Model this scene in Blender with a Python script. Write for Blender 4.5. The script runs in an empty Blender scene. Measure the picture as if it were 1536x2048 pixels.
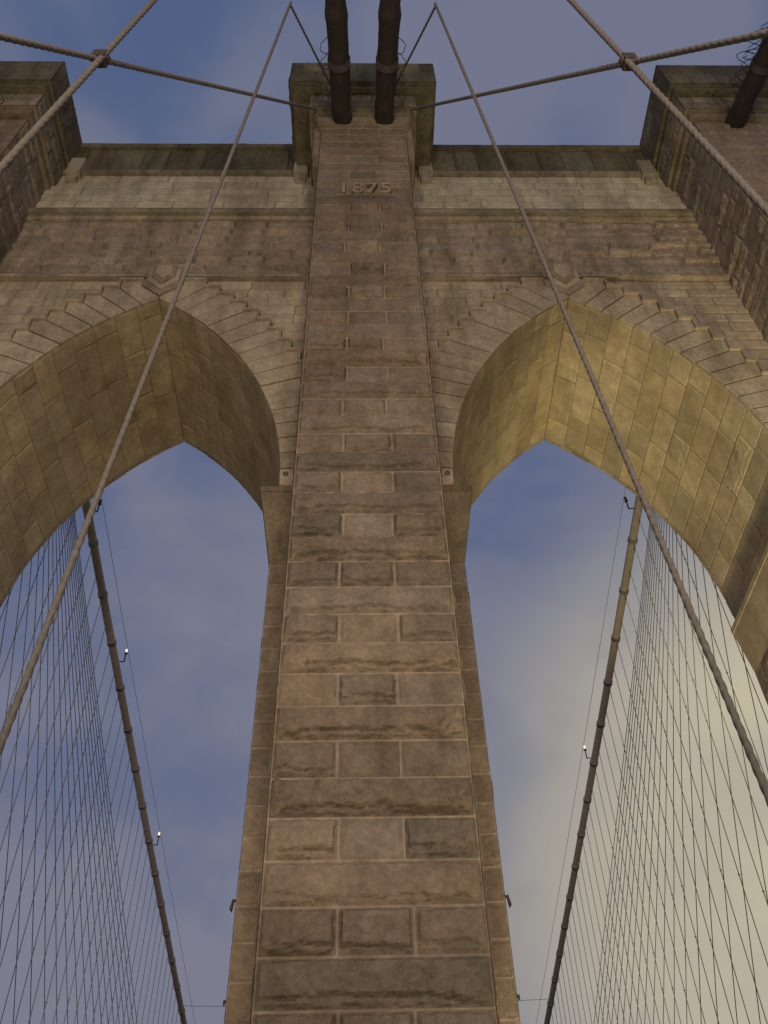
import bpy, math, random
import numpy as np
from mathutils import Vector, Matrix
random.seed(3); RNG=np.random.default_rng(11)
sc=bpy.context.scene
rad=math.radians
# ---------------- camera ----------------
F_PX=1800.0; PITCH=rad(47); YAW=rad(2.0); ROLL=rad(1.8); CAM=Vector((-0.12,0,0))
Fw=Vector((math.sin(YAW)*math.cos(PITCH),math.cos(YAW)*math.cos(PITCH),math.sin(PITCH)))
R0=Vector((math.cos(YAW),-math.sin(YAW),0)); U0=R0.cross(Fw)
Rv=math.cos(ROLL)*R0-math.sin(ROLL)*U0; Uv=math.cos(ROLL)*U0+math.sin(ROLL)*R0
cd=bpy.data.cameras.new("camera"); cam=bpy.data.objects.new("camera",cd); sc.collection.objects.link(cam)
cd.sensor_fit='VERTICAL'; cd.sensor_height=24; cd.lens=24*F_PX/2048; cd.clip_end=5000; cd.clip_start=0.05
cam.matrix_world=Matrix(((Rv.x,Uv.x,-Fw.x,CAM.x),(Rv.y,Uv.y,-Fw.y,CAM.y),(Rv.z,Uv.z,-Fw.z,CAM.z),(0,0,0,1)))
sc.camera=cam

# ---------------- helpers ----------------
def hsh(x,y,s):
    v=np.sin(x*127.1+y*311.7+s*74.7)*43758.5453
    return v-np.floor(v)
def vnoise(x,y,s=0):
    xi=np.floor(x); yi=np.floor(y); fx=x-xi; fy=y-yi
    fx=fx*fx*(3-2*fx); fy=fy*fy*(3-2*fy)
    a=hsh(xi,yi,s);b=hsh(xi+1,yi,s);c=hsh(xi,yi+1,s);d=hsh(xi+1,yi+1,s)
    return (a*(1-fx)+b*fx)*(1-fy)+(c*(1-fx)+d*fx)*fy
def fbm(x,y,s=0,o=4):
    t=0;a=.5
    for i in range(o):
        t=t+a*vnoise(x,y,s+i*13); x=x*2.03+5.1; y=y*2.03+1.7; a*=.5
    return t
def sst(a,b,x):
    t=np.clip((x-a)/(b-a),0,1); return t*t*(3-2*t)

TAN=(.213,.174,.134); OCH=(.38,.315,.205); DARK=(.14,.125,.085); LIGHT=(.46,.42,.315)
class MB:
    def __init__(s): s.V=[];s.F=[];s.C=[];s.D=[];s.n=0;s.Fq=[]
    def panel(s,org,u,v,n,W,H,res,courses,base,var=.12,mapf=None,cut=None,bead=.012,margin=.035,seed=0):
        org=np.array(org,float);u=np.array(u,float);v=np.array(v,float);n=np.array(n,float)
        nu=max(2,int(round(W/res))+1); ug=np.linspace(0,W,nu)
        rows=[];Us=[];Hs=[];Cs=[];Ds=[]
        for ci,(v0,v1,joints,blocks) in enumerate(courses):
            nr=max(2,int(round((v1-v0)/res))+1)
            vr=np.linspace(v0,v1,nr)
            if ci<len(courses)-1: vr=vr[:-1]
            uu=ug.copy()
            jt=np.array(joints)
            for j in joints[1:-1]: 
                k=int(round(j/W*(nu-1))); 
                if 0<k<nu-1: uu[k]=j
            idx=np.clip(np.searchsorted(jt,uu,side='right')-1,0,len(jt)-2)
            du=np.minimum(np.abs(uu-jt[idx]),np.abs(jt[idx+1]-uu))
            amp=np.array([b[0] for b in blocks])[idx]; tn=np.array([b[1] for b in blocks])[idx]
            hue=np.array([b[2] for b in blocks])[idx]; dv=np.minimum(vr-v0,v1-vr)
            U,Vv=np.meshgrid(uu,vr); D=np.minimum(du[None,:],dv[:,None])
            X=U+seed*3.3+idx[None,:]*7.1; Y=Vv+ci*3.7+seed
            n1=fbm(X*1.9,Y*2.6,1); n2=fbm(X*1.4+9,Y*2.4,5); n3=fbm(X*7,Y*9,8,3)
            ramp=sst(margin,margin+.05,D+(n3-.45)*.05)
            fr=(Vv-v0)/(v1-v0)
            edge=.03+.36*n1
            bulge=sst(edge-.02,edge+.07,fr)*(1-.55*sst(.5+.3*n2,1.0,fr))
            fc=np.abs(((X*1.3+Y*2.1+n2*2.2)%1.0)-.5)+np.abs(((X*2.3-Y*1.6+n1*1.7)%1.0)-.5)
            h=ramp*amp[None,:]*(.3+.75*bulge+.3*(n1-.3)+.75*(n3-.45)+.38*(fc-.5)+.3*sst(.5,.55,n2)*(1-fr))
            h=h+ramp*.006+(1-sst(0,.03,D))*bead+.006*(n3-.45)
            col=(1+var*(tn[None,:]-.5)*2)*(1+.12*(n2-.47)*2)
            hu=(hue[None,:]-.5)*var*.45
            C=np.stack([base[0]*col*(1+hu),base[1]*col,base[2]*col*(1-hu),np.ones_like(col)],-1)
            rows.append(Vv);Us.append(U);Hs.append(h);Cs.append(C);Ds.append(D)
        U=np.vstack(Us);Vv=np.vstack(rows);h=np.vstack(Hs);C=np.concatenate(Cs,0);D=np.vstack(Ds)
        if mapf: P=mapf(U,Vv,h)
        else: P=org+U[...,None]*u+Vv[...,None]*v+h[...,None]*n
        nv=U.shape[0]
        I=np.arange(nv*nu).reshape(nv,nu)
        q=np.stack([I[:-1,:-1],I[:-1,1:],I[1:,1:],I[1:,:-1]],-1).reshape(-1,4)
        if cut is not None:
            Pf=P.reshape(-1,3); c=Pf[q].mean(1); q=q[~cut(c)]
        s.V.append(P.reshape(-1,3));s.C.append(C.reshape(-1,4));s.D.append(D.reshape(-1));s.Fq.append(q+s.n);s.n+=nv*nu
    def raw(s,vs,fs,base,jd=1.0):
        vs=np.array(vs,float); s.V.append(vs); s.C.append(np.tile(np.array([*base,1.0]),(len(vs),1))); s.D.append(np.full(len(vs),jd))
        for f in fs: s.F.append([i+s.n for i in f])
        s.n+=len(vs)
    def box(s,x0,x1,y0,y1,z0,z1,base,ch=.0):
        vs=[(x,y,z) for x in(x0,x1) for y in(y0,y1) for z in(z0,z1)]
        s.raw(vs,[(0,1,3,2),(4,6,7,5),(0,4,5,1),(2,3,7,6),(0,2,6,4),(1,5,7,3)],base)
    def prism(s,poly,yb,yf,base,ch=.03):
        n=len(poly); cx=sum(p[0] for p in poly)/n; cz=sum(p[1] for p in poly)/n
        sg=1 if yf>yb else -1
        r=[];
        for (x,z) in poly: r.append((x,yb,z))
        for (x,z) in poly: r.append((x,yf-sg*ch,z))
        for (x,z) in poly:
            L=math.hypot(x-cx,z-cz); k=max(0,(L-ch*1.4)/L); r.append((cx+(x-cx)*k,yf,cz+(z-cz)*k))
        fs=[tuple(range(2*n,3*n))]
        for i in range(n):
            j=(i+1)%n; fs+= [(i,j,n+j,n+i),(n+i,n+j,2*n+j,2*n+i)]
        s.raw(r,fs,base)
    def build(s,name,mat,parent=None):
        V=np.concatenate(s.V); C=np.concatenate(s.C); D=np.concatenate(s.D)
        quads=np.concatenate(s.Fq) if s.Fq else np.zeros((0,4),int)
        me=bpy.data.meshes.new(name)
        lt=[4]*len(quads)+[len(f) for f in s.F]
        li=np.concatenate([quads.reshape(-1),np.array([i for f in s.F for i in f],int)]).astype(np.int32)
        me.vertices.add(len(V)); me.vertices.foreach_set('co',V.astype(np.float32).reshape(-1))
        me.loops.add(len(li)); me.loops.foreach_set('vertex_index',li)
        me.polygons.add(len(lt)); st=np.concatenate([[0],np.cumsum(lt)[:-1]]).astype(np.int32)
        me.polygons.foreach_set('loop_start',st); me.polygons.foreach_set('loop_total',np.array(lt,np.int32))
        me.update(calc_edges=True)
        me.polygons.foreach_set('use_smooth',[False]*len(me.polygons))
        a=me.attributes.new('tint','FLOAT_COLOR','POINT'); a.data.foreach_set('color',C.astype(np.float32).reshape(-1))
        a=me.attributes.new('jd','FLOAT','POINT'); a.data.foreach_set('value',D.astype(np.float32))
        me.validate(); me.materials.append(mat)
        o=bpy.data.objects.new(name,me); sc.collection.objects.link(o)
        if parent: o.parent=parent
        return o
def ashlar(W,H,ch,bl,amp=(0,.02),prough=.2,ramp_amp=.08):
    out=[];n=max(1,int(round(H/ch)));c=H/n
    for i in range(n):
        j=[0.0]; x=random.uniform(.3,1)*bl if W>bl*1.3 else W
        while x<W-.35*bl: j.append(x); x+=bl*random.uniform(.7,1.35)
        j.append(W)
        bs=[(ramp_amp*random.uniform(.6,1.2) if random.random()<prough else random.uniform(*amp),random.random(),random.random()) for _ in range(len(j)-1)]
        out.append((i*c,(i+1)*c,j,bs))
    return out
def buttress_courses(W,z0,z1,front=True):
    out=[]; k=math.floor((z0-5.07)/.71); z=5.07+.71*k
    while z<z1-.02:
        a=max(z,z0); b=min(z+.71,z1)
        if b-a>.08:
            sm=.14 if z>29.6 else 1
            if front:
                if k%2==0: j=[0,W*(1/3+random.uniform(-.025,.025)),W*(2/3+random.uniform(-.025,.025)),W]
                else: j=[0,W]
                bs=[]
                for _ in range(len(j)-1):
                    am=random.choice([.02,.06,.10,.12]) if k%2==0 else random.choice([.07,.10,.12,.14])
                    bs.append((am*sm,random.random(),random.random()))
            else:
                j=[0,W*random.uniform(.3,.7),W]; bs=[(.04,random.random(),random.random()) for _ in range(2)]
            out.append((a-z0,b-z0,j,bs))
        z+=.71;k+=1
    return out
def mbox(mb,x0,x1,y0,y1,z0,z1,base,ch=.7,bl=1.2,res=.08,sides='FLRB',amp=(0,.02),pr=.2,ra=.06,var=.13,caps=True,seed=0):
    H=z1-z0
    for sd in sides:
        W=(x1-x0) if sd in'FB' else (y1-y0)
        o={'F':(x0,y0,z0),'B':(x0,y1,z0),'L':(x0,y0,z0),'R':(x1,y0,z0)}[sd]
        u=(1,0,0) if sd in'FB' else (0,1,0)
        n={'F':(0,-1,0),'B':(0,1,0),'L':(-1,0,0),'R':(1,0,0)}[sd]
        mb.panel(o,u,(0,0,1),n,W,H,res if sd!='B' else .25,ashlar(W,H,ch,bl,amp,pr,ra),base,var,seed=seed+ord(sd)%7)
    if caps: mb.raw([(x0,y0,z0),(x1,y0,z0),(x1,y1,z0),(x0,y1,z0),(x0,y0,z1),(x1,y0,z1),(x1,y1,z1),(x0,y1,z1)],[(0,1,2,3),(4,5,6,7)],base)

# ---------------- materials ----------------
def N(nt,t,**k):
    n=nt.nodes.new(t)
    for a,b in k.items():
        if a.startswith('i_'): n.inputs[a[2:].replace('_',' ')].default_value=b
        else: setattr(n,a,b)
    return n
def mathn(nt,op,a,b=None,c=None):
    m=nt.nodes.new('ShaderNodeMath'); m.operation=op
    for i,x in enumerate((a,b,c)):
        if x is None: continue
        if isinstance(x,(int,float)): m.inputs[i].default_value=x
        else: nt.links.new(x,m.inputs[i])
    return m.outputs[0]
def mixc(nt,f,a,b,mode='MIX'):
    m=nt.nodes.new('ShaderNodeMix'); m.data_type='RGBA'; m.blend_type=mode
    for s,x in ((m.inputs[0],f),(m.inputs[6],a),(m.inputs[7],b)):
        if isinstance(x,(int,float)): s.default_value=x
        elif isinstance(x,tuple): s.default_value=(*x,1)
        else: nt.links.new(x,s)
    return m.outputs[2]
def stone_mat(name,mortar=(.40,.33,.24),mort_w=.022,stain=.5,bump=.5,green=.0,rel=1.0):
    m=bpy.data.materials.new(name); m.use_nodes=True; nt=m.node_tree; L=nt.links
    b=nt.nodes['Principled BSDF']; b.inputs['Roughness'].default_value=.92; b.inputs['Specular IOR Level'].default_value=.15
    at=N(nt,'ShaderNodeAttribute',attribute_name='tint'); jd=N(nt,'ShaderNodeAttribute',attribute_name='jd')
    geo=N(nt,'ShaderNodeNewGeometry')
    mp=N(nt,'ShaderNodeMapping'); mp.inputs['Scale'].default_value=(1,1,.16); L.new(geo.outputs['Position'],mp.inputs['Vector'])
    st=N(nt,'ShaderNodeTexNoise',i_Scale=1.1,i_Detail=6.0,i_Roughness=.65); L.new(mp.outputs[0],st.inputs['Vector'])
    bg=N(nt,'ShaderNodeTexNoise',i_Scale=.28,i_Detail=5.0,i_Roughness=.6); L.new(geo.outputs['Position'],bg.inputs['Vector'])
    fi=N(nt,'ShaderNodeTexNoise',i_Scale=9.0,i_Detail=8.0,i_Roughness=.75); L.new(geo.outputs['Position'],fi.inputs['Vector'])
    ff=N(nt,'ShaderNodeTexNoise',i_Scale=55.0,i_Detail=3.0); L.new(geo.outputs['Position'],ff.inputs['Vector'])
    md=N(nt,'ShaderNodeTexNoise',i_Scale=2.6,i_Detail=5.0,i_Roughness=.6); L.new(geo.outputs['Position'],md.inputs['Vector'])
    r1=N(nt,'ShaderNodeMapRange'); r1.inputs['From Min'].default_value=.42; r1.inputs['From Max'].default_value=.68; L.new(st.outputs[0],r1.inputs[0])
    r2=N(nt,'ShaderNodeMapRange'); r2.inputs['From Min'].default_value=.4; r2.inputs['From Max'].default_value=.65; L.new(bg.outputs[0],r2.inputs[0])
    wn=mathn(nt,'MULTIPLY_ADD',fi.outputs[0],.02,-.01)
    jj=mathn(nt,'ADD',jd.outputs['Fac'],wn)
    r3=N(nt,'ShaderNodeMapRange'); r3.inputs['From Min'].default_value=mort_w*.4; r3.inputs['From Max'].default_value=mort_w*1.1; r3.inputs['To Max'].default_value=0; L.new(jj,r3.inputs[0])
    L.new(mathn(nt,'MULTIPLY_ADD',md.outputs[0],1.3,.05),r3.inputs['To Min'])
    c=at.outputs['Color']
    c=mixc(nt,mathn(nt,'MULTIPLY',r1.outputs[0],stain),c,mixc(nt,1.0,c,(.40,.39,.35),'MULTIPLY'))
    r3c=N(nt,'ShaderNodeClamp'); L.new(r3.outputs[0],r3c.inputs[0])
    c=mixc(nt,r3c.outputs[0],c,mortar)
    c=mixc(nt,mathn(nt,'MULTIPLY',r2.outputs[0],.5),c,mixc(nt,1.0,c,(.62,.56+green,.54),'MULTIPLY'))
    fm=mathn(nt,'MULTIPLY_ADD',fi.outputs[0],1.4*rel,1-.70*rel)
    fm2=mathn(nt,'MULTIPLY_ADD',ff.outputs[0],.6,.7)
    fm3=mathn(nt,'MULTIPLY_ADD',md.outputs[0],.8,.6)
    cm=nt.nodes.new('ShaderNodeCombineColor'); fx=mathn(nt,'MULTIPLY',mathn(nt,'MULTIPLY',fm,fm2),fm3)
    for i in range(3): L.new(fx,cm.inputs[i])
    c=mixc(nt,1.0,c,cm.outputs[0],'MULTIPLY'); L.new(c,b.inputs['Base Color'])
    bp=N(nt,'ShaderNodeBump'); bp.inputs['Strength'].default_value=bump; bp.inputs['Distance'].default_value=.05
    hh=mathn(nt,'MULTIPLY_ADD',ff.outputs[0],.25,fi.outputs[0]); L.new(hh,bp.inputs['Height']); L.new(bp.outputs[0],b.inputs['Normal'])
    return m
M_B=stone_mat('weathered_granite_blocks',mortar=(.36,.29,.215),mort_w=.022,bump=.8,stain=.5,green=.01)
M_W=stone_mat('stained_granite_wall',mortar=(.16,.135,.10),mort_w=.024,stain=.7,bump=.4,green=.03)
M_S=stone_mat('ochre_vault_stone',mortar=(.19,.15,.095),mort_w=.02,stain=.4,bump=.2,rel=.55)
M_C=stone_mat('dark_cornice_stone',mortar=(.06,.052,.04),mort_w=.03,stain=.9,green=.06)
def simple(name,col,rough=.6,metal=0,scale=6,var=.5,bump=.3,dist=.02,em=0):
    m=bpy.data.materials.new(name); m.use_nodes=True; nt=m.node_tree; b=nt.nodes['Principled BSDF']
    b.inputs['Roughness'].default_value=rough; b.inputs['Metallic'].default_value=metal
    g=N(nt,'ShaderNodeNewGeometry'); n=N(nt,'ShaderNodeTexNoise',i_Scale=float(scale),i_Detail=6.0); nt.links.new(g.outputs['Position'],n.inputs['Vector'])
    c=mixc(nt,n.outputs[0],tuple(x*(1-var) for x in col),tuple(x*(1+var) for x in col)); nt.links.new(c,b.inputs['Base Color'])
    bp=N(nt,'ShaderNodeBump'); bp.inputs['Strength'].default_value=bump; bp.inputs['Distance'].default_value=dist; nt.links.new(n.outputs[0],bp.inputs['Height']); nt.links.new(bp.outputs[0],b.inputs['Normal'])
    if em: b.inputs['Emission Color'].default_value=(*col,1); b.inputs['Emission Strength'].default_value=em
    return m
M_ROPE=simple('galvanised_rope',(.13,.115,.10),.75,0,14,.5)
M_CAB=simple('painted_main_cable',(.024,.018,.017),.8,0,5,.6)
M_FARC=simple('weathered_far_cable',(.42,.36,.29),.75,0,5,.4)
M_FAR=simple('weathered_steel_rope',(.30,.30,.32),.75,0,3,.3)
M_IRON=simple('rusty_iron',(.05,.035,.028),.8,.2,9,.5)
M_WOOD=simple('promenade_planks',(.18,.13,.09),.8,0,4,.4)
M_ROAD=simple('asphalt',(.05,.05,.052),.9,0,9,.3)
M_WATER=simple('river_water',(.03,.04,.05),.25,0,.25,.3,.5,.3)
M_GLOW=simple('lamp_glass',(.9,.85,.6),.4,0,9,.1,em=1.0)

# ---------------- tower ----------------
tower=bpy.data.objects.new('bridge_tower',None); sc.collection.objects.link(tower); tower.location=(0,0,0)
tower["label"]="floodlit granite bridge tower with two pointed gothic arches"; tower["category"]="bridge tower"
SPR=18.6; AX=7.3; HS=4.9; RISE=10.1; R=(HS*HS+RISE*RISE)/(2*HS); TM=math.asin(RISE/R)
YF=16.4; YB=22.7
mb=MB(); Yb=13.4; HW=1.67
bc=buttress_courses(2*HW,1.0,37.8)
mb.panel((-HW,Yb,1.0),(1,0,0),(0,0,1),(0,-1,0),2*HW,36.8,.03,bc,TAN,.18,seed=2,bead=.012,margin=.035)
for sx in(-1,1):
    mb.panel((sx*HW,Yb,1.0),(0,1,0),(0,0,1),(sx,0,0),4.0,36.8,.1,buttress_courses(4.0,1.0,37.8,False),TAN,.15,seed=4)
    a,b=sorted((sx*(HW-.02),sx*1.98)); mb.box(a,b,13.62,YF+.01,34.9,37.8,(.27,.225,.165))
    a,b=sorted((sx*(HW-.02),sx*1.84)); mb.box(a,b,13.75,YF+.01,34.5,34.89,(.24,.2,.15))
mb.box(-1.86,1.86,13.22,13.6,37.32,37.79,(.27,.225,.165)); mb.box(-1.76,1.76,13.29,13.6,37.08,37.31,(.24,.2,.15))
mb.box(-HW,HW,Yb,YF+1,-42,.99,TAN)
mb.raw([(-HW,Yb,37.8),(HW,Yb,37.8),(HW,17.4,37.8),(-HW,17.4,37.8)],[(0,1,2,3)],TAN)
mb.build('buttress',M_B,tower)
for sx in(-1,1):
    mb=MB(); x0,x1=(13.6,17.3) if sx>0 else(-17.3,-13.6)
    mbox(mb,x0,x1,Yb,17.5,8,37.8,(.25,.205,.165),.71,1.6,.07,'FLR',(0,.03),.4,.07,seed=6)
    mb.box(x0,x1,Yb,17.5,-42,7.99,TAN)
    mb.build('buttress',M_W,tower)
TP=(.25,.2,.15)
def pier(x0,x1,name='pier'):
    mb=MB()
    mbox(mb,x0,x1,17.4,YB-.3,2,16.6,TP,.71,1.5,.06,'FLRB',(0,.015),.25,.03,caps=False,seed=3)
    mb.box(x0,x1,17.4,YB-.3,-42,1.99,TP)
    return mb
pier(-2.6,2.6).build('pier',M_B,tower)
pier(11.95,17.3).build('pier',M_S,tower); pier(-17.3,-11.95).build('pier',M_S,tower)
def impost(xa,xb,ta,tb,base):
    mb=MB()
    mb.box(ta,tb,YF-.05,YB-.02,SPR-.2,SPR,base)
    z0,z1=16.6,SPR-.2
    vs=[(xa,17.4,z0),(xb,17.4,z0),(xb,YB-.3,z0),(xa,YB-.3,z0),(ta+.02,YF-.02,z1),(tb-.02,YF-.02,z1),(tb-.02,YB-.05,z1),(ta+.02,YB-.05,z1)]
    mb.raw(vs,[(0,1,5,4),(1,2,6,5),(2,3,7,6),(3,0,4,7)],base)
    mb.build('impost',M_C if xa<0<xb else M_S,tower)
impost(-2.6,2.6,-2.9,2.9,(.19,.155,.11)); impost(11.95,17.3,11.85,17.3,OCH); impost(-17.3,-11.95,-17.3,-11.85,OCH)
def inarch(c,ex=.4):
    a=np.abs(np.abs(c[:,0])-AX); return (np.hypot(a+(R-HS),c[:,2]-SPR)<R+ex)
mb=MB()
mb.panel((-13.7,YF,SPR),(1,0,0),(0,0,1),(0,-1,0),27.4,11.5,.07,ashlar(27.4,11.5,.575,1.5,(0,.01),.1,.03),(.37,.315,.24),.10,cut=inarch,seed=1,bead=-.03,margin=.01)
mb.panel((-13.7,YF,30.1),(1,0,0),(0,0,1),(0,-1,0),27.4,4.75,.055,ashlar(27.4,4.75,.6,1.7,(.04,.08),.55,.13),(.30,.25,.20),.13,seed=5)
mb.panel((-13.7,YF-.08,34.85),(1,0,0),(0,0,1),(0,-1,0),27.4,4.5,.08,ashlar(27.4,4.5,.62,1.9,(0,.006),.03,.02),LIGHT,.08,seed=8,bead=-.02,margin=.01)
mb.panel((-13.7,YB,SPR),(1,0,0),(0,0,1),(0,1,0),27.4,11.5,.2,ashlar(27.4,11.5,.575,1.5),TP,.2,cut=inarch,seed=1)
mb.panel((-17.3,YB,30.1),(1,0,0),(0,0,1),(0,1,0),34.6,9.2,.3,ashlar(34.6,9.2,.7,1.5),TP,.2,seed=1)
for sx in(-1,1): mb.box(*sorted((sx*13.65,sx*17.28)),17.4,YB+.01,16.6,39.4,TP)
mb.build('wall',M_W,tower)
for sx in(-1,1):
    mb=MB()
    for half in(0,1):
        def mf(U,V,h,half=half,sx=sx):
            t=V/R; r=R-h
            x=(AX-HS+R)-r*np.cos(t); z=SPR+r*np.sin(t)
            if half: x=2*AX-x
            return np.stack([sx*x,YF-.02+U,z],-1)
        W=YB-YF; H=TM*R
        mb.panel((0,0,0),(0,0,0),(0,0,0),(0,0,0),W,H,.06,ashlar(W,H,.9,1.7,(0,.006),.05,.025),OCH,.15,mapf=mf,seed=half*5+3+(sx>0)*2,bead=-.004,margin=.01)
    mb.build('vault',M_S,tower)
NV=17; LV=1.5
def ring(mb,sx,yb,yf,dirsg,lip=True):
    for half in(0,1):
        def P(t,r):
            x=(AX-HS+R)-r*math.cos(t); z=SPR+r*math.sin(t)
            if half: x=2*AX-x
            return (sx*x,z)
        for i in range(NV):
            g=.0018
            t0=TM*i/NV+g; t1=TM*(i+1)/NV-g
            a=P(t0,R);am=P((t0+t1)/2,R);b=P(t1,R); 
            ro=R+LV
            c=P(t1,ro); d=P(t0,ro)
            if i==NV-1: c=(sx*(AX-.06*(1 if not half else -1)),c[1])
            corner=(d[0],c[1])
            f=random.uniform(.88,1.08)
            base=tuple(v*f for v in (.36,.305,.23))
            mb.prism([a,am,b,c,corner,d],yb,yf+random.uniform(-.02,.02),base,.015)
            if lip:
                zt=c[1]; x0,x1=sorted((c[0],d[0]))
                mb.box(x0-.05,x1+.05,yf-.10,yb,zt,zt+.10,(.36,.3,.23))
                xo=d[0]; so=-sx if not half else sx
                xa,xb=sorted((xo,xo+so*.09))
                mb.box(xa,xb,yf-.095,yb,d[1]-.02,zt-.001,(.3,.25,.19))
for sx in(-1,1):
    mb=MB(); ring(mb,sx,YF+.03,YF-.12,-1); mb.build('arch_ring',M_W,tower)
    mb=MB(); ring(mb,sx,YB-.03,YB+.12,1,False); mb.build('arch_ring',M_W,tower)
    mb=MB(); cx=sx*AX
    def hexa(w,top,bot,mid): return [(cx-w,mid),(cx,bot),(cx+w,mid),(cx+w,top),(cx-w,top)]
    mb.prism(hexa(.74,30.45,28.75,29.5),YF+.02,YF-.22,(.25,.21,.16),.015)
    mb.prism(hexa(.58,30.52,29.05,29.7),YF-.18,YF-.28,(.37,.31,.235),.015)
    mb.prism(hexa(.42,30.57,29.35,29.9),YF-.25,YF-.34,(.25,.21,.16),.015)
    mb.prism(hexa(.30,30.61,29.6,30.05),YF-.31,YF-.39,(.37,.31,.235),.015)
    mb.build('keystone',M_W,tower)
mb=MB()
def hband(x0,x1,yf,z0,z1,base,bl=1.8):
    mb.panel((x0,yf,z0),(1,0,0),(0,0,1),(0,-1,0),x1-x0,z1-z0,.09,ashlar(x1-x0,z1-z0,z1-z0,bl,(0,.01),0),base,.15,bead=-.01,margin=.01,seed=int(z0))
    mb.raw([(x0,yf,z0),(x1,yf,z0),(x1,YF+.1,z0),(x0,YF+.1,z0),(x0,yf,z1),(x1,yf,z1),(x1,YF+.1,z1),(x0,YF+.1,z1)],[(0,1,2,3),(4,5,6,7)],base)
hband(-13.6,13.6,YF-.34,35.15,35.5,(.26,.23,.165)); hband(-13.6,13.6,YF-.2,34.8,35.14,(.33,.28,.21))
for a,b in((-13.6,-AX-.75),(-AX+.75,AX-.75),(AX+.75,13.6)): hband(a,b,YF-.2,30.1,30.32,(.3,.25,.19))
mb.build('string_course',M_W,tower)
mb=MB()
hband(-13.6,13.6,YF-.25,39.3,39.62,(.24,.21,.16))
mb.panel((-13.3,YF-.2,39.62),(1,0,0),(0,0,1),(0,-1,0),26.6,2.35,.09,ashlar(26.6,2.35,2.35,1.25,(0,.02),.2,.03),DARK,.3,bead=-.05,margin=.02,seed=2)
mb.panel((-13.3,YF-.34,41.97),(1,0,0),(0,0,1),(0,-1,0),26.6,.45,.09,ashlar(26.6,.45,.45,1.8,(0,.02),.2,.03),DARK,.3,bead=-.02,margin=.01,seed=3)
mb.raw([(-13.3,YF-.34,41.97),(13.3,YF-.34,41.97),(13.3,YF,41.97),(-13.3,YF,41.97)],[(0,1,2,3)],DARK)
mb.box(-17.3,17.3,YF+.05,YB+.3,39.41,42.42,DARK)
for xx in(-12.95,-3.05,2.43,12.33):
    mb.box(xx,xx+.62,YF-.46,YF,38.9,40.35,(.36,.32,.25))
    mb.box(xx+.08,xx+.54,YF-.33,YF,38.5,38.89,(.33,.29,.23))
mb.build('cornice',M_C,tower)
def cap(x0,x1,n0,n1):
    mb=MB()
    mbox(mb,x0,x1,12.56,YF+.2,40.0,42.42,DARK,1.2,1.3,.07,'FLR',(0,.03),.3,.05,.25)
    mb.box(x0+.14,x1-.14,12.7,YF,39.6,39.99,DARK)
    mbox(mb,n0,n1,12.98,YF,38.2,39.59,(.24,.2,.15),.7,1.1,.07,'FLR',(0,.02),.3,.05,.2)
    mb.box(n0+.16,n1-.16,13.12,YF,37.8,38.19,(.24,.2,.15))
    mb.build('cap',M_C,tower)
cap(-3.08,3.08,-2.2,2.2); cap(13.0,17.9,13.25,17.6); cap(-17.9,-13.0,-17.6,-13.25)
cu=bpy.data.curves.new('date','FONT'); cu.body="1875"; cu.size=1.0; cu.extrude=.06; cu.offset=.012; cu.align_x='CENTER'; cu.space_character=1.12
to=bpy.data.objects.new('tmp',cu); sc.collection.objects.link(to); bpy.context.view_layer.update()
dg=bpy.context.evaluated_depsgraph_get(); me=bpy.data.meshes.new_from_object(to.evaluated_get(dg)); bpy.data.objects.remove(to)
me.materials.clear()
nd=me.attributes.new('tint','FLOAT_COLOR','POINT'); nd.data.foreach_set('color',[.36,.3,.22,1.0]*len(me.vertices))
nd=me.attributes.new('jd','FLOAT','POINT'); nd.data.foreach_set('value',[1.0]*len(me.vertices))
me.materials.append(M_W)
nm=bpy.data.objects.new('date_numerals',me); sc.collection.objects.link(nm); nm.rotation_euler=(rad(90),0,0); nm.location=(0.02,Yb-.12,30.55); nm.scale=(.88,1.15,1); nm.parent=tower; nm["label"]="raised stone numerals reading 1875"
mb=MB(); mb.box(-1.0,1.02,Yb-.13,Yb,30.40,30.48,(.26,.22,.165)); mb.build('ledge',M_W,tower)

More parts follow.
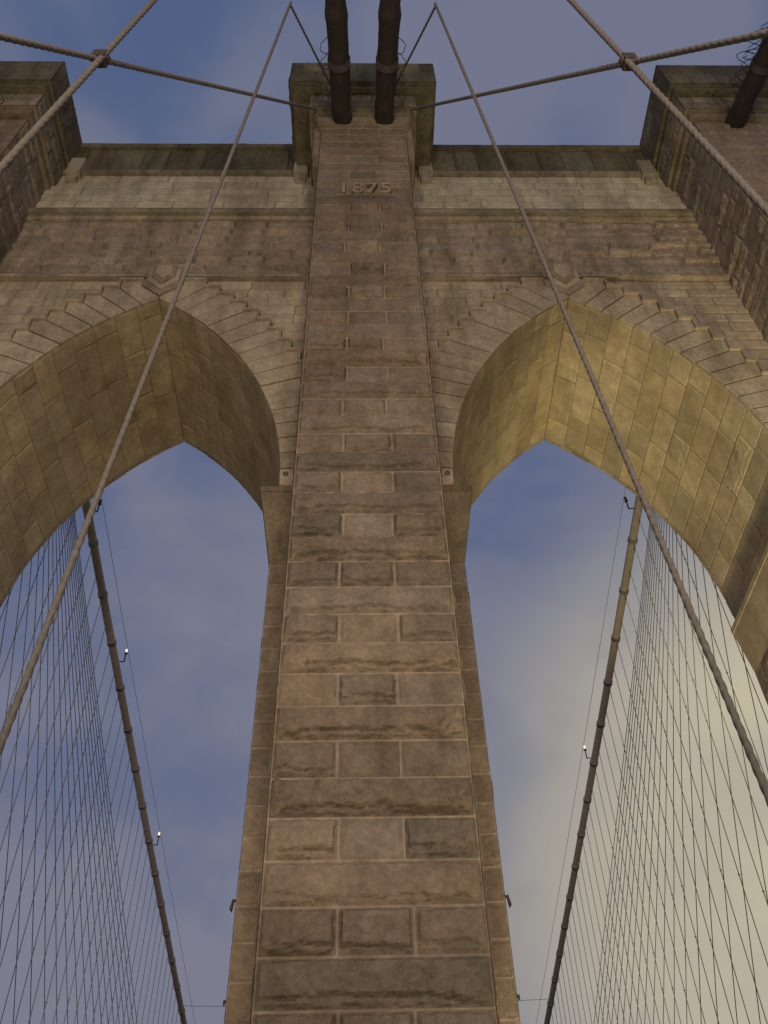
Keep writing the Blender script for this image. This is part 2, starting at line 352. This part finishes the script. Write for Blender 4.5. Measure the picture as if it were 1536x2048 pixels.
# ---------------- ropes ----------------
def tube(name,pts,r,mat,seg=8,step=None,twist=0,bumps=(),closed=True,wob=0):
    pts=[Vector(p) for p in pts]; P=[]
    for a,b in zip(pts[:-1],pts[1:]):
        L=(b-a).length; n=max(1,int(L/step)) if step else 1
        for i in range(n): P.append(a.lerp(b,i/n))
    P.append(pts[-1]); P=np.array([tuple(p) for p in P])
    T=np.gradient(P,axis=0); T/=np.linalg.norm(T,axis=1)[:,None]
    ref=np.array((0,1,0)) if abs(T[0][1])<.8 else np.array((1,0,0))
    A=np.cross(T,ref);A/=np.linalg.norm(A,axis=1)[:,None];B=np.cross(T,A)
    s=np.concatenate([[0],np.cumsum(np.linalg.norm(np.diff(P,axis=0),axis=1))])
    ph=np.arange(seg)/seg*2*math.pi
    rr=r*np.ones((len(P),seg))
    if twist: rr=r*(1+.34*np.abs(np.sin(1.5*(ph[None,:]-s[:,None]*twist))))*.85
    if wob: rr=rr*(1+wob*(vnoise(s[:,None]*2.3+ph[None,:]*0,ph[None,:]*1.3,3)-.5))
    V=P[:,None,:]+rr[...,None]*(np.cos(ph)[None,:,None]*A[:,None,:]+np.sin(ph)[None,:,None]*B[:,None,:])
    V=V.reshape(-1,3); I=np.arange(len(P)*seg).reshape(len(P),seg)
    q=np.stack([I[:-1],np.roll(I[:-1],-1,1),np.roll(I[1:],-1,1),I[1:]],-1).reshape(-1,4).tolist()
    if closed: q.append(I[0].tolist()); q.append(I[-1].tolist())
    V=V.tolist()
    for (c,br) in bumps:
        k=len(V)
        for d in((1,0,0),(-1,0,0),(0,1,0),(0,-1,0),(0,0,1.6),(0,0,-1.6)): V.append([c[j]+d[j]*br for j in range(3)])
        for f in((0,2,4),(2,1,4),(1,3,4),(3,0,4),(2,0,5),(1,2,5),(3,1,5),(0,3,5)): q.append([k+i for i in f])
    me=bpy.data.meshes.new(name); me.from_pydata(V,[],q); me.polygons.foreach_set('use_smooth',[len(f.vertices)<=4 for f in me.polygons]); me.materials.append(mat)
    o=bpy.data.objects.new(name,me); sc.collection.objects.link(o); return o
def tag(o,label,cat,group=None):
    o["label"]=label;o["category"]=cat
    if group:o["group"]=group
    return o
for sx in(-1,1):
    tag(tube('suspender_rope',[(sx*2.45,8.2,34.2),(sx*4.25,8.2,-1.7)],.041,M_ROPE,12,.035,11),"thick twisted steel suspender rope beside the promenade","rope","suspender ropes over the promenade")
    tag(tube('suspender_rope',[(sx*3.75,5.3,33.6),(sx*6.45,5.3,-1.7)],.054,M_ROPE,12,.04,9),"thick twisted steel suspender rope clamped to a stay","rope","suspender ropes over the promenade")
    A=Vector((sx*1.95,13.0,38.0)); B=Vector((sx*5.0,5.38,18.3)); C=A+(B-A)*2.0
    tag(tube('stay_rope',[A,C],.052,M_ROPE,12,.04,9),"thick twisted steel stay rope running down from the tower cap","rope","diagonal stays over the promenade")
    tag(tube('stay_rope',[(sx*2.45,8.25,34.0),(sx*1.0,13.0,38.9)],.038,M_ROPE,8,.06,9),"thin steel stay running from the tower cap","rope","diagonal stays over the promenade")
    cl=MB(); c=B
    cl.box(c.x-.12,c.x+.12,c.y-.14,c.y+.1,c.z-.16,c.z+.16,(.1,.08,.07)); cl.box(c.x-.18,c.x+.18,c.y-.06,c.y+.02,c.z-.06,c.z+.06,(.1,.08,.07))
    tag(cl.build('rope_clamp',M_IRON),"iron clamp joining two crossing steel ropes","clamp","rope clamps")
def collar(p,d,r,w,parent,mat=None):
    p=Vector(p); d=Vector(d).normalized()
    o=tube('cable_band',[p-d*w/2,p+d*w/2],r,mat or M_IRON,14); o.parent=parent; return o
for X0,X1 in((-.82,-1.35),(.82,1.35),(15.2,15.6),(-15.2,-15.6)):
    a=Vector((X0,14.2,37.9)); b=Vector((X1,-6,30.0)); 
    c=tube('main_cable',[a,b],.39,M_CAB,18,.12,.0,wob=.22)
    tag(c,"massive dark wrapped main suspension cable entering the tower cap","bridge cable","main suspension cables")
    for k in range(5):
        p=a.lerp(b,.17+.17*k); collar(p,b-a,.44,.3,c,M_CAB)
    big=abs(X0)>5
    for k in range(11 if big else 5):
        y=12.7-k*(.3 if big else .55); t=(14.2-y)/20.2; cx=X0+(X1-X0)*t; cz=37.9-7.9*t; sd=1 if X0<0 else -1
        if not big: sd=-sd
        wid=random.uniform(.35,1.1 if big else .45); hh=random.uniform(-.9,.6)
        pts=[(cx+sd*(.3+wid*math.sin(q/10*math.pi)*random.uniform(.85,1.15)),y-.8*q/10,cz-.1+hh*math.sin(q/10*math.pi)-(.32*q/10)) for q in range(11)]
        tag(tube('service_wire',pts,.016,M_CAB,5),"thin looping dark service wire beside the main cable","wire","service wires by the main cables")
def zc(Y): t=Y-20; return 37.9-.235*t+.0003*t*t
for sx in(-1,1):
    X=sx*14.6
    Ys=[18+4*i for i in range(70)]
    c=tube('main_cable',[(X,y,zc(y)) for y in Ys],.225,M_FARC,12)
    tag(c,"long weathered main suspension cable sloping down from the tower","bridge cable","main suspension cables")
    stays=[28+4.6*i for i in range(22)]
    for i in range(38):
        Y=24.5+1.65*i
        if i%2==0: collar((X,Y,zc(Y)),(0,1,-.22),.27,.25,c,M_FARC)
        bumps=[]
        for yd in stays:
            if Y<yd-2:
                z=37.2-43.2*(Y-22.7)/(yd-22.7)
                if z<zc(Y)-1.5 and (i+int(yd))%2==0: bumps.append(((X,Y,z),.05))
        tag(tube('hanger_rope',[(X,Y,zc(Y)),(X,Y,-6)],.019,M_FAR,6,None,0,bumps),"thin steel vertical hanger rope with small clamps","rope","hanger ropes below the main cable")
    for yd in stays:
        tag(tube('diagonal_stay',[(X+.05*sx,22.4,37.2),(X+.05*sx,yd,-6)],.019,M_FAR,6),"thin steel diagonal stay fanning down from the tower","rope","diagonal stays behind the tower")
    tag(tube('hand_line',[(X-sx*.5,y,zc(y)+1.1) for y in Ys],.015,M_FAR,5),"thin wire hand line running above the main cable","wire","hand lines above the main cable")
    for Y,lit in (((32.5,0),(42.4,1),(58,1)) if sx<0 else ((32.5,0),(50.5,1))):
        lm=MB(); x=X-sx*.5; z=zc(Y)+.35
        lm.box(x-.03,x+.03,Y-.03,Y+.03,z-.35,z+.25,(.1,.1,.1)); lm.box(*sorted((x,X)),Y-.02,Y+.02,z-.35,z-.3,(.1,.1,.1)); lm.box(x-.08,x+.08,Y-.08,Y+.08,z+.25,z+.31,(.1,.1,.1))
        o=lm.build('cable_lamp',M_IRON); tag(o,"small lamp on a bracket beside the main cable","lamp","lamps along the main cables")
        bm_=tube('bulb',[(x,Y,z+.32),(x,Y,z+.38),(x,Y,z+.5),(x,Y,z+.56)],.065,M_GLOW if lit else M_IRON,10); bm_.parent=o
tag(tube('cross_wire',[(-14.6,77,zc(77)+.2),(0,77,zc(77)-.25),(14.6,77,zc(77)+.2)],.018,M_FAR,5),"thin wire strung between the two main cables","wire")
for sx in(-1,1):
    for (px,pz) in((2.6,7.6),(2.6,5.9)):
        lm=MB(); x=sx*px; y=17.6
        if pz<7:
            lm.box(*sorted((x,x+sx*.08)),y-.03,y+.03,pz,pz+.04,(.1,.1,.1)); lm.box(*sorted((x+sx*.06,x+sx*.09)),y-.02,y+.02,pz-.04,pz+.05,(.1,.1,.1))
        else:
            lm.box(*sorted((x,x+sx*.1)),y-.03,y+.03,pz+.14,pz+.17,(.1,.1,.1))
            lm.raw([(x+sx*(.08+dx*.5),y+dy*.5,pz+dz*.85) for dx,dy,dz in((-.03,-.05,.2),(.05,-.05,.22),(.14,-.08,-.02),(.05,-.08,-.07),(-.03,.05,.2),(.05,.05,.22),(.14,.08,-.02),(.05,.08,-.07))],[(0,1,2,3),(4,5,6,7),(0,1,5,4),(1,2,6,5),(2,3,7,6),(3,0,4,7)],(.1,.1,.1))
        lm.build('bracket',M_IRON,tower)
    cx,cz=sx*2.25,SPR+.42
    pts=[(cx+.06*math.cos(a/12*6.2832),YF-.16,cz+.06*math.sin(a/12*6.2832)) for a in range(13)]
    o=tube('eyebolt',pts,.014,M_IRON,6); o.parent=tower

# ---------------- setting ----------------
def sheet(name,x0,x1,y0,y1,z,mat,th=0):
    me=bpy.data.meshes.new(name)
    if th:
        v=[(x,y,zz) for x in(x0,x1) for y in(y0,y1) for zz in(z-th,z)]; f=[(0,1,3,2),(4,6,7,5),(0,4,5,1),(2,3,7,6),(0,2,6,4),(1,5,7,3)]
    else: v=[(x0,y0,z),(x1,y0,z),(x1,y1,z),(x0,y1,z)]; f=[(0,1,2,3)]
    me.from_pydata(v,[],f); me.materials.append(mat); o=bpy.data.objects.new(name,me); sc.collection.objects.link(o); o["kind"]="structure"; return o
sheet('water',-3000,3000,-3000,3000,-42,M_WATER)
sheet('promenade',-4.6,4.6,-200,12.8,-1.7,M_WOOD,.3)
sheet('road',-11.5,-4.9,-200,400,-6.2,M_ROAD,.8); sheet('road',4.9,11.5,-200,400,-6.2,M_ROAD,.8)
def flood(loc,target,power,col,size=.6,spot=70):
    loc=Vector(loc); d=(Vector(target)-loc).normalized()
    q=d.to_track_quat('-Z','Y').to_matrix().to_4x4(); q.translation=loc
    mb=MB(); mb.box(-.35,.35,-.25,.25,.02,.32,(.1,.1,.1)); mb.box(-.38,.38,-.28,.28,-.03,.02,(.1,.1,.1)); mb.box(-.44,-.39,-.05,.05,-.02,.6,(.1,.1,.1)); mb.box(.39,.44,-.05,.05,-.02,.6,(.1,.1,.1)); mb.box(-.44,.44,-.06,.06,.6,.66,(.1,.1,.1))
    o=mb.build('floodlight',M_IRON); o.matrix_world=q; tag(o,"unseen dark metal floodlight aimed at the tower or the far cables","floodlight","floodlights on the deck")
    l=bpy.data.lights.new('floodlight_lamp','SPOT'); l.energy=power; l.color=col; l.spot_size=rad(spot); l.spot_blend=.6; l.shadow_soft_size=size
    lo=bpy.data.objects.new('floodlight_lamp',l); sc.collection.objects.link(lo)
    q2=q.copy(); q2.translation=loc+d*(.1+size); lo.matrix_world=q2
WARM=(1,.80,.58)
flood((-7,-26,5),(0,15,24),22000,WARM,3.0,70)
flood((6,-27,6),(0,15,24),26000,WARM,3.0,70)
flood((-7.5,13.5,-5),(-7.3,19.5,24),4200,(1,.78,.47),.8,80)
flood((7.5,13.5,-5),(7.3,19.5,24),5800,(1,.80,.47),.8,80)
flood((8.5,11.5,-5),(12.2,20.5,17),22000,(1,.86,.46),.8,40)  # extra lamp added to brighten the right vault, standing in for glare
flood((-11,36,-5),(-14.6,66,24),2600,(1,.85,.65),.5,60)  # fill lamp added out of view to brighten the left far cable
flood((11,36,-5),(14.6,66,24),3400,(1,.85,.6),.5,60)  # same added fill for the right far cable
# street lamp beside the promenade (just off the picture)
sl=MB(); X0,Y0=9.3,9.0
sl.box(X0-.07,X0+.07,Y0-.07,Y0+.07,-6.2,2.6,(.1,.1,.1)); sl.box(X0-.2,X0+.2,Y0-.2,Y0+.2,-6.2,-5.7,(.1,.1,.1)); sl.box(X0-.9,X0+.02,Y0-.04,Y0+.04,2.6,2.68,(.1,.1,.1)); sl.box(X0-1.25,X0-.6,Y0-.17,Y0+.17,2.68,2.82,(.1,.1,.1))
sl=sl.build('street_lamp',M_IRON); tag(sl,"dark metal street lamp with warm yellow light","street lamp")
g=MB(); g.box(X0-1.2,X0-.65,Y0-.14,Y0+.14,2.83,2.93,(.9,.85,.6)); g=g.build('lamp_glass',M_GLOW); g.parent=sl
l=bpy.data.lights.new('street_lamp_light','POINT'); l.energy=520; l.color=(1,.86,.5); l.shadow_soft_size=.25; lo=bpy.data.objects.new('street_lamp_light',l); lo.location=(X0-.92,Y0,3.3); sc.collection.objects.link(lo)

# ---------------- world ----------------
w=bpy.data.worlds.new("World"); sc.world=w; w.use_nodes=True; nt=w.node_tree; bgn=nt.nodes['Background']
sky=N(nt,'ShaderNodeTexSky'); sky.sky_type='NISHITA'; sky.sun_disc=False; sky.sun_elevation=rad(2); sky.sun_rotation=rad(120)
tc=N(nt,'ShaderNodeTexCoord'); mp=N(nt,'ShaderNodeMapping'); mp.inputs['Scale'].default_value=(1,1,1.3); mp.inputs['Location'].default_value=(.3,.1,.2); nt.links.new(tc.outputs['Generated'],mp.inputs[0])
n1=N(nt,'ShaderNodeTexNoise',i_Scale=4.2,i_Detail=7.0,i_Roughness=.5,i_Distortion=.25); nt.links.new(mp.outputs[0],n1.inputs['Vector'])
r=N(nt,'ShaderNodeMapRange'); r.interpolation_type='SMOOTHSTEP'; r.inputs['From Min'].default_value=.34; r.inputs['From Max'].default_value=.6; nt.links.new(n1.outputs[0],r.inputs[0])
n2=N(nt,'ShaderNodeTexNoise',i_Scale=2.0,i_Detail=4.0); nt.links.new(mp.outputs[0],n2.inputs['Vector'])
skyc=mixc(nt,1.0,sky.outputs[0],(.03,.03,.03),'MULTIPLY')
blue=mixc(nt,.12,(.085,.128,.262),skyc)
cl=mixc(nt,n2.outputs[0],(.145,.165,.248),(.245,.24,.295))
sep=N(nt,'ShaderNodeSeparateXYZ'); nt.links.new(tc.outputs['Generated'],sep.inputs[0])
low=N(nt,'ShaderNodeMapRange'); low.interpolation_type='SMOOTHSTEP'; low.inputs['From Min'].default_value=.95; low.inputs['From Max'].default_value=.4; nt.links.new(sep.outputs['Z'],low.inputs[0])
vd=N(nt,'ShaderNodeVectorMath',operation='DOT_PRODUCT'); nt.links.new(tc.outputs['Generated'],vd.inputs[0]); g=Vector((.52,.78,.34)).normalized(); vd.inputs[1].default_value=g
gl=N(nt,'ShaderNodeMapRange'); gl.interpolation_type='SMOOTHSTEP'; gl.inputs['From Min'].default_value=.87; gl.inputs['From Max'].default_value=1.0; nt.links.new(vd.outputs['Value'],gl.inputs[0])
fac=mathn(nt,'ADD',mathn(nt,'MULTIPLY_ADD',r.outputs[0],.62,.06),mathn(nt,'MULTIPLY',low.outputs[0],.45))
fc=N(nt,'ShaderNodeClamp'); nt.links.new(fac,fc.inputs[0])
c=mixc(nt,fc.outputs[0],blue,cl)
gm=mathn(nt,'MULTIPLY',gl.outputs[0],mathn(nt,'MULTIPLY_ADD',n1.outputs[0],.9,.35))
c=mixc(nt,gm,c,(.60,.53,.36))  # warm glow painted into the sky colour, standing in for lamp glare
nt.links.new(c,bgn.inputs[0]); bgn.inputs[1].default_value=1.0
s=bpy.data.lights.new('sun','SUN'); s.energy=.08; s.angle=rad(12); s.color=(1,.85,.7); so=bpy.data.objects.new('sun',s); sc.collection.objects.link(so); so.rotation_euler=(rad(65),0,rad(-30))
sc.view_settings.view_transform='Standard'; sc.view_settings.look='None'; sc.view_settings.exposure=0
